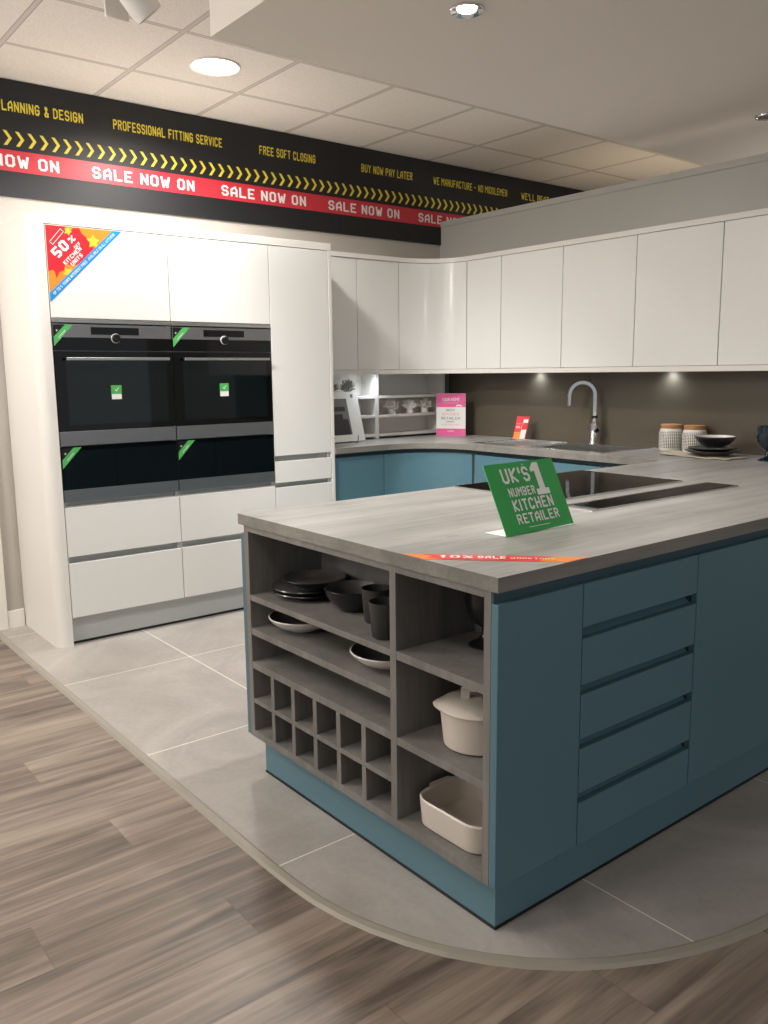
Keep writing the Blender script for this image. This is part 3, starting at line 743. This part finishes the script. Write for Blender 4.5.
for yy in (-1.36, -1.17): add_tube(bm, [(.20, yy, ZW+.0045), (.345, yy, ZW+.0045), (.353, yy, ZW+.05)], .0025, 8)
add_tube(bm, [(.30, -1.36, ZW+.0045), (.30, -1.17, ZW+.0045)], .0025, 8)
obj('wire', bm, 'black_plastic', ea, smooth=True)

# pink sign in the corner
pk = thing('award_sign', 'pink and white card sign standing upright in the corner of the worktop', 'sign', (.33, -.32, ZW))
pr_ = Vector((.176, .120, 0)).normalized(); MP = frame((.246, -.388, ZW+.001), pr_, (0, 0, 1)); PW, PH = .213, .302
obj('card', plate_bm(MP, rect(0, PW, 0, PH), -.003, 0), 'sign_white', pk)
obj('header', plate_bm(MP, rect(.001, PW-.001, .205, PH-.001), .0002, .0008), 'sign_pink', pk)
obj('footer', plate_bm(MP, rect(.001, PW-.001, .001, .052), .0002, .0008), 'sign_pink', pk)
lettering('Your Home', 'sign_white', pk, MP, .04, .248, .13, .022, bold=.02)
lettering('THE READERS CHOICE', 'ink_pink', pk, MP, .044, .228, .12, .011, bold=.01)
obj('swash', plate_bm(MP, [(.14, .208), (.15, .222), (.18, .222), (.192, .205), (.17, .213)], .001, .0014), 'sign_white', pk)
lettering('BEST', 'ink_grey', pk, MP, .075, .176, .06, .015, bold=-.005)
lettering('KITCHEN', 'ink_pink', pk, MP, .045, .146, .12, .017, bold=-.005)
lettering('RETAILER', 'ink_grey', pk, MP, .036, .117, .137, .017, bold=-.005)
lettering('WINNER', 'ink_grey', pk, MP, .075, .097, .055, .010, bold=.02)
lettering('Reader survey award', 'ink_pink', pk, MP, .04, .075, .13, .010, bold=0)
lettering('AWARD', 'sign_white', pk, MP, .082, .028, .045, .011, bold=.02)
obj('foot', plate_bm(MP, rect(.03, PW-.03, .0, .0015), -.09, -.0035), 'sign_pink', pk)

# red leaflet on its small stand
rl = thing('leaflet_stand', 'small red and white leaflet leaning against the splashback by the sink', 'leaflet', (.95, -.25, ZW))
MR = frame((.905, -.300, ZW+.006), (.075, .045, 0), (.02, .05, .15)); MR = frame((.905, -.300, ZW+.006), (.86, .51, 0), Vector((-.20*.51*-1, .20*.86, .95)))
obj('sheet', plate_bm(MR, rect(0, .082, 0, .155), 0, .0015), 'sale_red', rl)
obj('photo', plate_bm(MR, rect(.045, .079, .005, .065), .0016, .002), 'sign_white', rl)
obj('photo', plate_bm(MR, rect(.048, .079, .112, .135), .0016, .002), 'sign_white', rl)
obj('panel', plate_bm(MR, rect(.003, .044, .003, .05), .0016, .002), 'sale_orange', rl)
lettering('SALE', 'sign_white', rl, MR, .008, .075, .04, .016, bold=.02, lift=.0018)
lettering('NOW ON', 'ink_pink', rl, MR, .008, .1, .045, .010, bold=.02, lift=.0018)
obj('foot', box(.900, .975, -.305, -.262, ZW+.0006, ZW+.004), 'perspex', rl)

# sink and tap
si = thing('sink', 'stainless steel inset sink with drainer under the tap', 'sink', (1.4, -.43, ZW))
bm = bmesh.new(); z0, z1 = ZW+.0008, ZW+.005
sx0, sx1, sy0, sy1 = .90, 1.90, -.665, -.175
add_box(bm, sx0, hx0+.012, sy0, sy1, z0, z1, bev=.0015); add_box(bm, hx1-.012, sx1, sy0, sy1, z0, z1, bev=.0015)
add_box(bm, hx0+.012, hx1-.012, sy0, hy0+.012, z0, z1, bev=.0015); add_box(bm, hx0+.012, hx1-.012, hy1-.012, sy1, z0, z1, bev=.0015)
obj('rim', bm, 'steel', si)
bm = bmesh.new(); a, b_, c, d_ = hx0+.010, hx1-.010, hy0+.010, hy1-.010; zb = .735; t = .003
add_box(bm, a, b_, c, d_, zb, zb+t); add_box(bm, a, a+t, c, d_, zb+t, ZW+.0045); add_box(bm, b_-t, b_, c, d_, zb+t, ZW+.0045); add_box(bm, a+t, b_-t, c, c+t, zb+t, ZW+.0045); add_box(bm, a+t, b_-t, d_-t, d_, zb+t, ZW+.0045)
obj('bowl', bm, 'steel', si)
bm = bmesh.new()
for k in range(9): add_tube(bm, [(.95, -.60+k*.042, z1+.001), (1.34, -.60+k*.042, z1+.001)], .0035, 8)
obj('drainer_rib', bm, 'steel', si, smooth=True)
obj('waste', lathe([(0, 0), (.04, 0), (.04, .003), (.03, .004), (0, .004)], 24, c=(1.63, -.43, zb+t)), 'chrome', si)
ta = thing('mixer_tap', 'tall chrome swan-neck mixer tap behind the sink', 'tap', (1.50, -.208, ZW+.0055))
obj('base', lathe([(0, 0), (.030, 0), (.030, .004), (.026, .01), (.026, .125), (.018, .132), (0, .132)], 28), 'chrome', ta, world=False, smooth=True)
sd = Vector((-.80, -.60, 0))   # spout swings over the drainer
pts = [Vector((0, 0, .13)), Vector((0, 0, .20)), Vector((0, 0, .30))]
R_ = .076
for k in range(1, 13):
    a = PI*k/12*1.0
    pts.append(sd*(R_-R_*math.cos(a)) + Vector((0, 0, .30+R_*math.sin(a))))
obj('spout', tube(pts, .011, 10, sq=(.026, .020, (.8, .6, 0))), 'chrome', ta, world=False, smooth=True)
e = pts[-1]; obj('nozzle', tube([e+Vector((0, 0, .004)), e-Vector((0, 0, .065))], .0165, 16, r2=.015), 'chrome', ta, world=False, smooth=True)
obj('joint', lathe([(.0, 0), (.018, 0), (.018, .018), (0, .018)], 20, c=(0, 0, .155)), 'black_plastic', ta, world=False, smooth=True)
hd = Vector((.75, -.45, 0))
hb_ = obj('handle', tube([Vector((0, 0, .085)), hd.normalized()*.048+Vector((0, 0, .085))], .014, 16), 'chrome', ta, world=False, smooth=True)
obj('lever', tube([hd.normalized()*.040+Vector((0, 0, .09)), hd.normalized()*.052+Vector((-.03, 0.01, .16))], .004, 8), 'chrome', hb_, world=False, smooth=True)

# jars, bowls, goblet
def copy_tree(o, parent=None):
    c = o.copy(); COL.objects.link(c); c.parent = parent
    for ch in list(o.children): copy_tree(ch, c)
    return c
jr = thing('storage_jar', 'white jar with black pattern and cork lid, left of the pair by the splashback', 'jar', (2.044, -.218, ZW), group='patterned jars')
obj('body', lathe([(0, 0), (.058, 0), (.062, .006), (.066, .02), (.0665, .10), (.060, .120), (.056, .126), (0, .126)], 40), 'patterned_glaze', jr, world=False, smooth=True)
obj('lid', lathe([(0, .1265), (.057, .1265), (.058, .130), (.058, .146), (.055, .149), (0, .149)], 40), 'cork', jr, world=False, smooth=True)
j2 = copy_tree(jr); j2.location = (2.190, -.216, ZW); j2['label'] = 'white jar with black pattern and cork lid, right of the pair, behind the bowls'
nk = bmesh.new()
random.seed(3); G = 22
vv = [[None]*G for _ in range(G)]
for i in range(G):
    for j in range(G):
        x = i/(G-1)-.5; y = j/(G-1)-.5
        r = math.hypot(x, y)
        zz = .0015+.004*abs(math.sin(9*x+4*y)) + (.010*max(0, -x-.22)*4*abs(math.sin(17*y+5*x)))
        vv[i][j] = nk.verts.new((x*.40*(1+.06*math.sin(11*y)), y*.22*(1+.10*math.sin(13*x)), zz))
for i in range(G-1):
    for j in range(G-1): nk.faces.new((vv[i][j], vv[i+1][j], vv[i+1][j+1], vv[i][j+1]))
o = obj('napkin', nk, 'linen', smooth=True); o.location = (2.365, -.405, ZW); o.rotation_euler = (0, 0, -.10)
sm = o.modifiers.new('solid', 'SOLIDIFY'); sm.thickness = .002; sm.offset = 1
tag(o, 'crumpled beige linen napkin under the stack of dark plates', 'napkin')
def dish(name, label, cat, loc, prof_out, prof_in, mo, mi, group=None):
    t = thing(name, label, cat, loc, group=group)
    obj('body', lathe(prof_out + [(prof_in[0][0], prof_out[-1][1])], 44), mo, t, world=False, smooth=True)
    obj('glaze', lathe(prof_in, 44), mi, t, world=False, smooth=True)
    return t
def plate_prof(r, h, rf=.6): return [(0, 0), (r*rf, 0), (r*rf, .003), (r*.8, h*.5), (r, h), (r-.002, h+.003)], [(r-.004, h+.003), (r*.8, h*.55+.003), (r*rf, .0075), (0, .007)]
zt = ZW+.0105
po, pi_ = plate_prof(.140, .022)
dish('plate', 'large dark plate at the bottom of the stack on the napkin', 'plate', (2.388, -.365, zt), po, pi_, 'crockery_black', 'crockery_black', 'dark plates on the napkin')
po, pi_ = plate_prof(.125, .020)
dish('plate', 'dark plate under the bowl, second in the stack on the napkin', 'plate', (2.388, -.365, zt+.0145), po, pi_, 'crockery_black', 'crockery_grey', 'dark plates on the napkin')
def bowl_prof(r, h, rb): return [(0, 0), (rb, 0), (rb, .004), (r*.72, h*.3), (r*.93, h*.72), (r, h), (r-.002, h+.002)], [(r-.004, h+.002), (r*.9, h*.72), (r*.68, h*.34), (rb*.8, .008), (0, .007)]
po, pi_ = bowl_prof(.102, .056, .05)
dish('bowl', 'black bowl with pale inside on top of the dark plates by the jars', 'bowl', (2.400, -.365, zt+.0385), po, pi_, 'crockery_black', 'crockery_white')
def goblet(label, loc, s=1.0, m='navy_glass', g=None):
    t = thing('goblet', label, 'goblet', loc, group=g)
    obj('foot', lathe([(0, 0), (.045*s, 0), (.045*s, .004*s), (.02*s, .016*s), (.011*s, .03*s), (.011*s, .052*s), (0, .052*s)], 32), m, t, world=False, smooth=True)
    obj('cup', lathe([(0, .052*s), (.014*s, .052*s), (.034*s, .066*s), (.052*s, .10*s), (.056*s, .13*s), (.053*s, .172*s), (.049*s, .172*s), (.052*s, .13*s), (.046*s, .1*s), (.03*s, .073*s), (0, .066*s)], 32), m, t, world=False, smooth=True)
goblet('dark blue stemmed goblet at the right edge beside the plates', (2.697, -.385, ZW+.001), 1.0)
goblet('dark stemmed goblet in the upper right compartment of the shelf unit', (3.262, -2.935, .645), 1.0, 'crockery_black')

# crockery in the shelves
z1_ = .6438
po, pi_ = plate_prof(.122, .018); p_ = 'dark plates on the top left shelf'
dish('plate', 'large dark plate at the bottom of the stack on the top left shelf', 'plate', (2.512, -2.995, z1_), po, pi_, 'crockery_black', 'crockery_grey', p_)
dish('plate', 'large dark plate under the shallow bowl on the top left shelf', 'plate', (2.510, -2.997, z1_+.0145), po, pi_, 'crockery_black', 'crockery_grey', p_)
po, pi_ = bowl_prof(.104, .030, .06)
dish('shallow_bowl', 'shallow dark bowl with grey inside on top of the plate stack', 'bowl', (2.540, -2.995, z1_+.0335), po, pi_, 'crockery_black', 'crockery_grey')
po, pi_ = bowl_prof(.092, .068, .045)
dish('bowl', 'deep dark bowl with grey inside between the plate stack and the cups', 'bowl', (2.748, -2.990, z1_), po, pi_, 'crockery_black', 'crockery_grey')
cup_p = lambda h: [(0, 0), (.032, 0), (.036, .005), (.044, h), (.041, h), (.034, .008), (0, .006)]
def cup(label, loc): 
    t = obj('cup', lathe(cup_p(.102), 36), 'cup_grey', smooth=True); t.location = loc; tag(t, label, 'cup', 'dark cups on the top left shelf')
cup('dark grey handleless cup, the one farther back beside the deep bowl', (2.900, -3.020, z1_))
cup('dark grey handleless cup at the shelf front, nearest the divider', (3.030, -3.093, z1_))
z2_ = .5298
po, pi_ = bowl_prof(.113, .044, .05)
dish('shallow_bowl', 'white-rimmed shallow bowl at the left of the second shelf', 'bowl', (2.502, -3.020, z2_), po, pi_, 'crockery_white', 'crockery_grey', 'white shallow bowls')
dish('shallow_bowl', 'white-rimmed shallow bowl at the right of the second shelf by the divider', 'bowl', (2.958, -3.022, z2_), po, pi_, 'crockery_white', 'crockery_grey', 'white shallow bowls')

cs = thing('casserole', 'cream stoneware casserole with lid on the middle right shelf', 'casserole', (3.308, -3.006, .4058), rz=math.radians(45))
obj('body', lathe([(0, 0), (.082, 0), (.090, .006), (.099, .092), (.101, .100), (.094, .100), (.086, .012), (0, .01)], 44), 'stoneware', cs, world=False, smooth=True)
lid = lathe([(0, .1005), (.103, .1005), (.105, .105), (.098, .112), (.05, .121), (0, .124)], 44)
for v in lid.verts:      # the rim runs out into a pointed lip at each end
    r = math.hypot(v.co.x, v.co.y)
    if r > .08 and v.co.z < .11:
        a = abs(math.cos(math.atan2(v.co.y, v.co.x)))
        v.co.x *= 1+.13*a**14
ld = obj('lid', lid, 'stoneware', cs, world=False, smooth=True)
obj('lid_handle', tube([(-.034, 0, .119), (-.034, 0, .146), (-.030, 0, .152), (.030, 0, .152), (.034, 0, .146), (.034, 0, .119)], .006, 10, sq=(.022, .010, (0, 1, 0))), 'stoneware', ld, world=False)
# baking dish: rounded rectangle shell
bd = thing('baking_dish', 'cream rectangular baking dish with end grips on the bottom right shelf', 'dish', (3.303, -3.012, .1685))
def rrect(hx, hy, r, n=8):
    p = []
    for cx, cy, a in ((hx-r, hy-r, 0), (-hx+r, hy-r, 90), (-hx+r, -hy+r, 180), (hx-r, -hy+r, 270)):
        p += [(cx+r*math.cos(math.radians(a+90*i/n)), cy+r*math.sin(math.radians(a+90*i/n))) for i in range(n+1)]
    return p
bm = bmesh.new(); lv = []
for inset, z in ((.012, 0), (.006, .006), (.0, .076), (.004, .080), (.009, .076), (.016, .012), (.03, .008)):
    lv.append([bm.verts.new((x, y, z)) for x, y in rrect(.130-inset, .112-inset, max(.06-inset, .02))])
for a, c in zip(lv, lv[1:]):
    n_ = len(a)
    for k in range(n_): bm.faces.new((a[k], a[(k+1) % n_], c[(k+1) % n_], c[k]))
bm.faces.new(list(reversed(lv[0]))); bm.faces.new(lv[-1]); bmesh.ops.recalc_face_normals(bm, faces=bm.faces)
obj('body', bm, 'stoneware', bd, world=False, smooth=True)
for s_ in (-1,):
    obj('grip', prism([(s_*.125, .045), (s_*.142, .034), (s_*.142, -.034), (s_*.125, -.045)], .070, .079), 'stoneware', bd, world=False)

# ------------------------------------------------------------------ lamps
def downlight(label, x, y, z, r, glow='lamp_glow', rim='steel', k=.84):
    t = thing('downlight', label, 'ceiling light', (x, y, z), group='recessed ceiling lights')
    obj('ring', lathe([(r*k, -.001), (r*(k+.08), -.004), (r*.96, -.009), (r, -.006), (r, -.0005), (r*k, -.0005)], 40), rim, t, world=False, smooth=True)
    obj('lens', lathe([(0, -.004), (r*(k-.01), -.004), (r*(k-.01), -.0005), (0, -.0005)], 40), glow, t, world=False)
    return t
def spot(x, y, z, en, size=2.4, col=(1, .97, .93), soft=.08, blend=.6, aim=None, name='lamp'):
    l = bpy.data.lights.new(name, 'SPOT'); l.energy = en; l.color = col; l.spot_size = size; l.spot_blend = blend; l.shadow_soft_size = soft
    o = bpy.data.objects.new(name, l); COL.objects.link(o); o.location = (x, y, z)
    if aim: o.rotation_euler = (Vector(aim)-Vector((x, y, z))).to_track_quat('-Z', 'Y').to_euler()
    return o
downlight('round white recessed light in the tiled ceiling above the ovens', .80, -2.35, ZC, .125, rim='trim_white')
spot(.80, -2.35, ZC-.02, 145, 2.9, soft=.1)
downlight('small chrome downlight in the plasterboard soffit, nearer the ovens', 2.505, -2.285, ZS, .060, rim='chrome', k=.55)
spot(2.505, -2.285, ZS-.02, 75, 2.3, soft=.04)
downlight('small chrome downlight in the soffit near the sink wall at the right', 2.50, -.22, ZS, .055, rim='chrome', glow='steel_dark')
for (x, y, e) in ((.80, -4.8, 60), (3.1, -4.6, 40), (3.1, -7.2, 60), (.8, -7.2, 60)):
    downlight('round white recessed light in the shop ceiling behind the viewer', x, y, ZC, .125, rim='trim_white')
    spot(x, y, ZC-.02, e, 2.7, soft=.12)
# track spotlight
sl = thing('spotlight', 'white adjustable spotlight hanging below the tiled ceiling', 'spotlight', (1.53, -3.12, 2.72))
ax = Vector((.05, .55, -.62)).normalized(); c0 = Vector((1.575, -3.06, 2.725))
bm = bmesh.new()
prof = [(0, 0), (.052, 0), (.052, .012), (.058, .014), (.060, .10), (.054, .125), (.050, .125), (.050, .10), (0, .095)]
add_lathe(bm, prof, 32); rot = ax.to_track_quat('Z', 'Y').to_matrix().to_4x4(); 
bmesh.ops.transform(bm, matrix=Matrix.Translation(c0-ax*.08) @ rot, verts=bm.verts)
obj('head', bm, 'trim_white', sl, smooth=True)
bm = bmesh.new()
for k in range(5): add_lathe(bm, [(0, -.075+k*.015), (.050, -.075+k*.015), (.050, -.068+k*.015), (0, -.068+k*.015)], 24)
bmesh.ops.transform(bm, matrix=Matrix.Translation(c0-ax*.08) @ rot, verts=bm.verts)
obj('heat_sink', bm, 'steel_dark', sl, smooth=True)
obj('bracket', box(1.44, 1.452, -3.15, -3.06, 2.70, 2.82, bev=.002), 'trim_white', sl)
obj('stem', tube([(1.446, -3.105, 2.82), (1.446, -3.105, ZC)], .01, 12), 'trim_white', sl, smooth=True)
spot(1.55, -3.2, 2.68, 60, 1.3, soft=.05, aim=(.565, -2.95, 1.75))

# unseen point fills added to brighten the room, and a warm lamp behind the partition
def omni(x, y, z, e, col=(1, .965, .925), r=.22):
    l = bpy.data.lights.new('fill_point', 'POINT'); l.energy = e; l.color = col; l.shadow_soft_size = r
    o = bpy.data.objects.new('fill_point', l); COL.objects.link(o); o.location = (x, y, z)
omni(1.0, -5.0, 2.35, 66); omni(3.0, -6.8, 2.35, 40)
omni(7.6, -3.2, 2.3, 44, (.97, .97, 1))
spot(1.62, -3.75, 2.72, 190, .85, soft=.05, blend=1, aim=(.85, -.8, .45))  # unseen spot added to brighten the corner base units
omni(2.6, 1.5, 1.7, 34, (1, .94, .86))
spot(1.2, 1.1, 1.6, 16, 1.7, (1, .78, .5), soft=.1, blend=1, aim=(1.1, 1.1, 2.86)); omni(.8, -7.5, 2.3, 60)
# general light of the open shop floor
W_ = bpy.data.worlds.new('World'); S.world = W_; S.cycles.diffuse_bounces = 6; S.cycles.max_bounces = 12; W_.use_nodes = True
bg = W_.node_tree.nodes['Background']; bg.inputs[0].default_value = (.95, .97, 1, 1); bg.inputs[1].default_value = .36

# ------------------------------------------------------------------ camera
C_ = dict(cx=4.7945, cy=-4.4937, cz=1.3644, yaw=.8992, pitch=-.1633, roll=-.0105, f=846.56)
cy, sy = math.cos(C_['yaw']), math.sin(C_['yaw']); cp, sp_ = math.cos(C_['pitch']), math.sin(C_['pitch'])
fw = Vector((-sy*cp, cy*cp, sp_)); r = Vector((cy, sy, 0)); u = r.cross(fw)
c, s = math.cos(C_['roll']), math.sin(C_['roll']); r1 = r*c+u*s; u1 = -r*s+u*c
cam = bpy.data.cameras.new('Camera'); co = bpy.data.objects.new('Camera', cam); COL.objects.link(co)
co.matrix_world = Matrix(((r1.x, u1.x, -fw.x, C_['cx']), (r1.y, u1.y, -fw.y, C_['cy']), (r1.z, u1.z, -fw.z, C_['cz']), (0, 0, 0, 1)))
cam.sensor_fit = 'VERTICAL'; cam.sensor_height = 24; cam.lens = 24*C_['f']/1024
cam.clip_start = .05; S.camera = co
vs = S.view_settings; vs.view_transform = 'Standard'; vs.look = 'None'; vs.gamma = 1; vs.exposure = .1; vs.use_curve_mapping = False
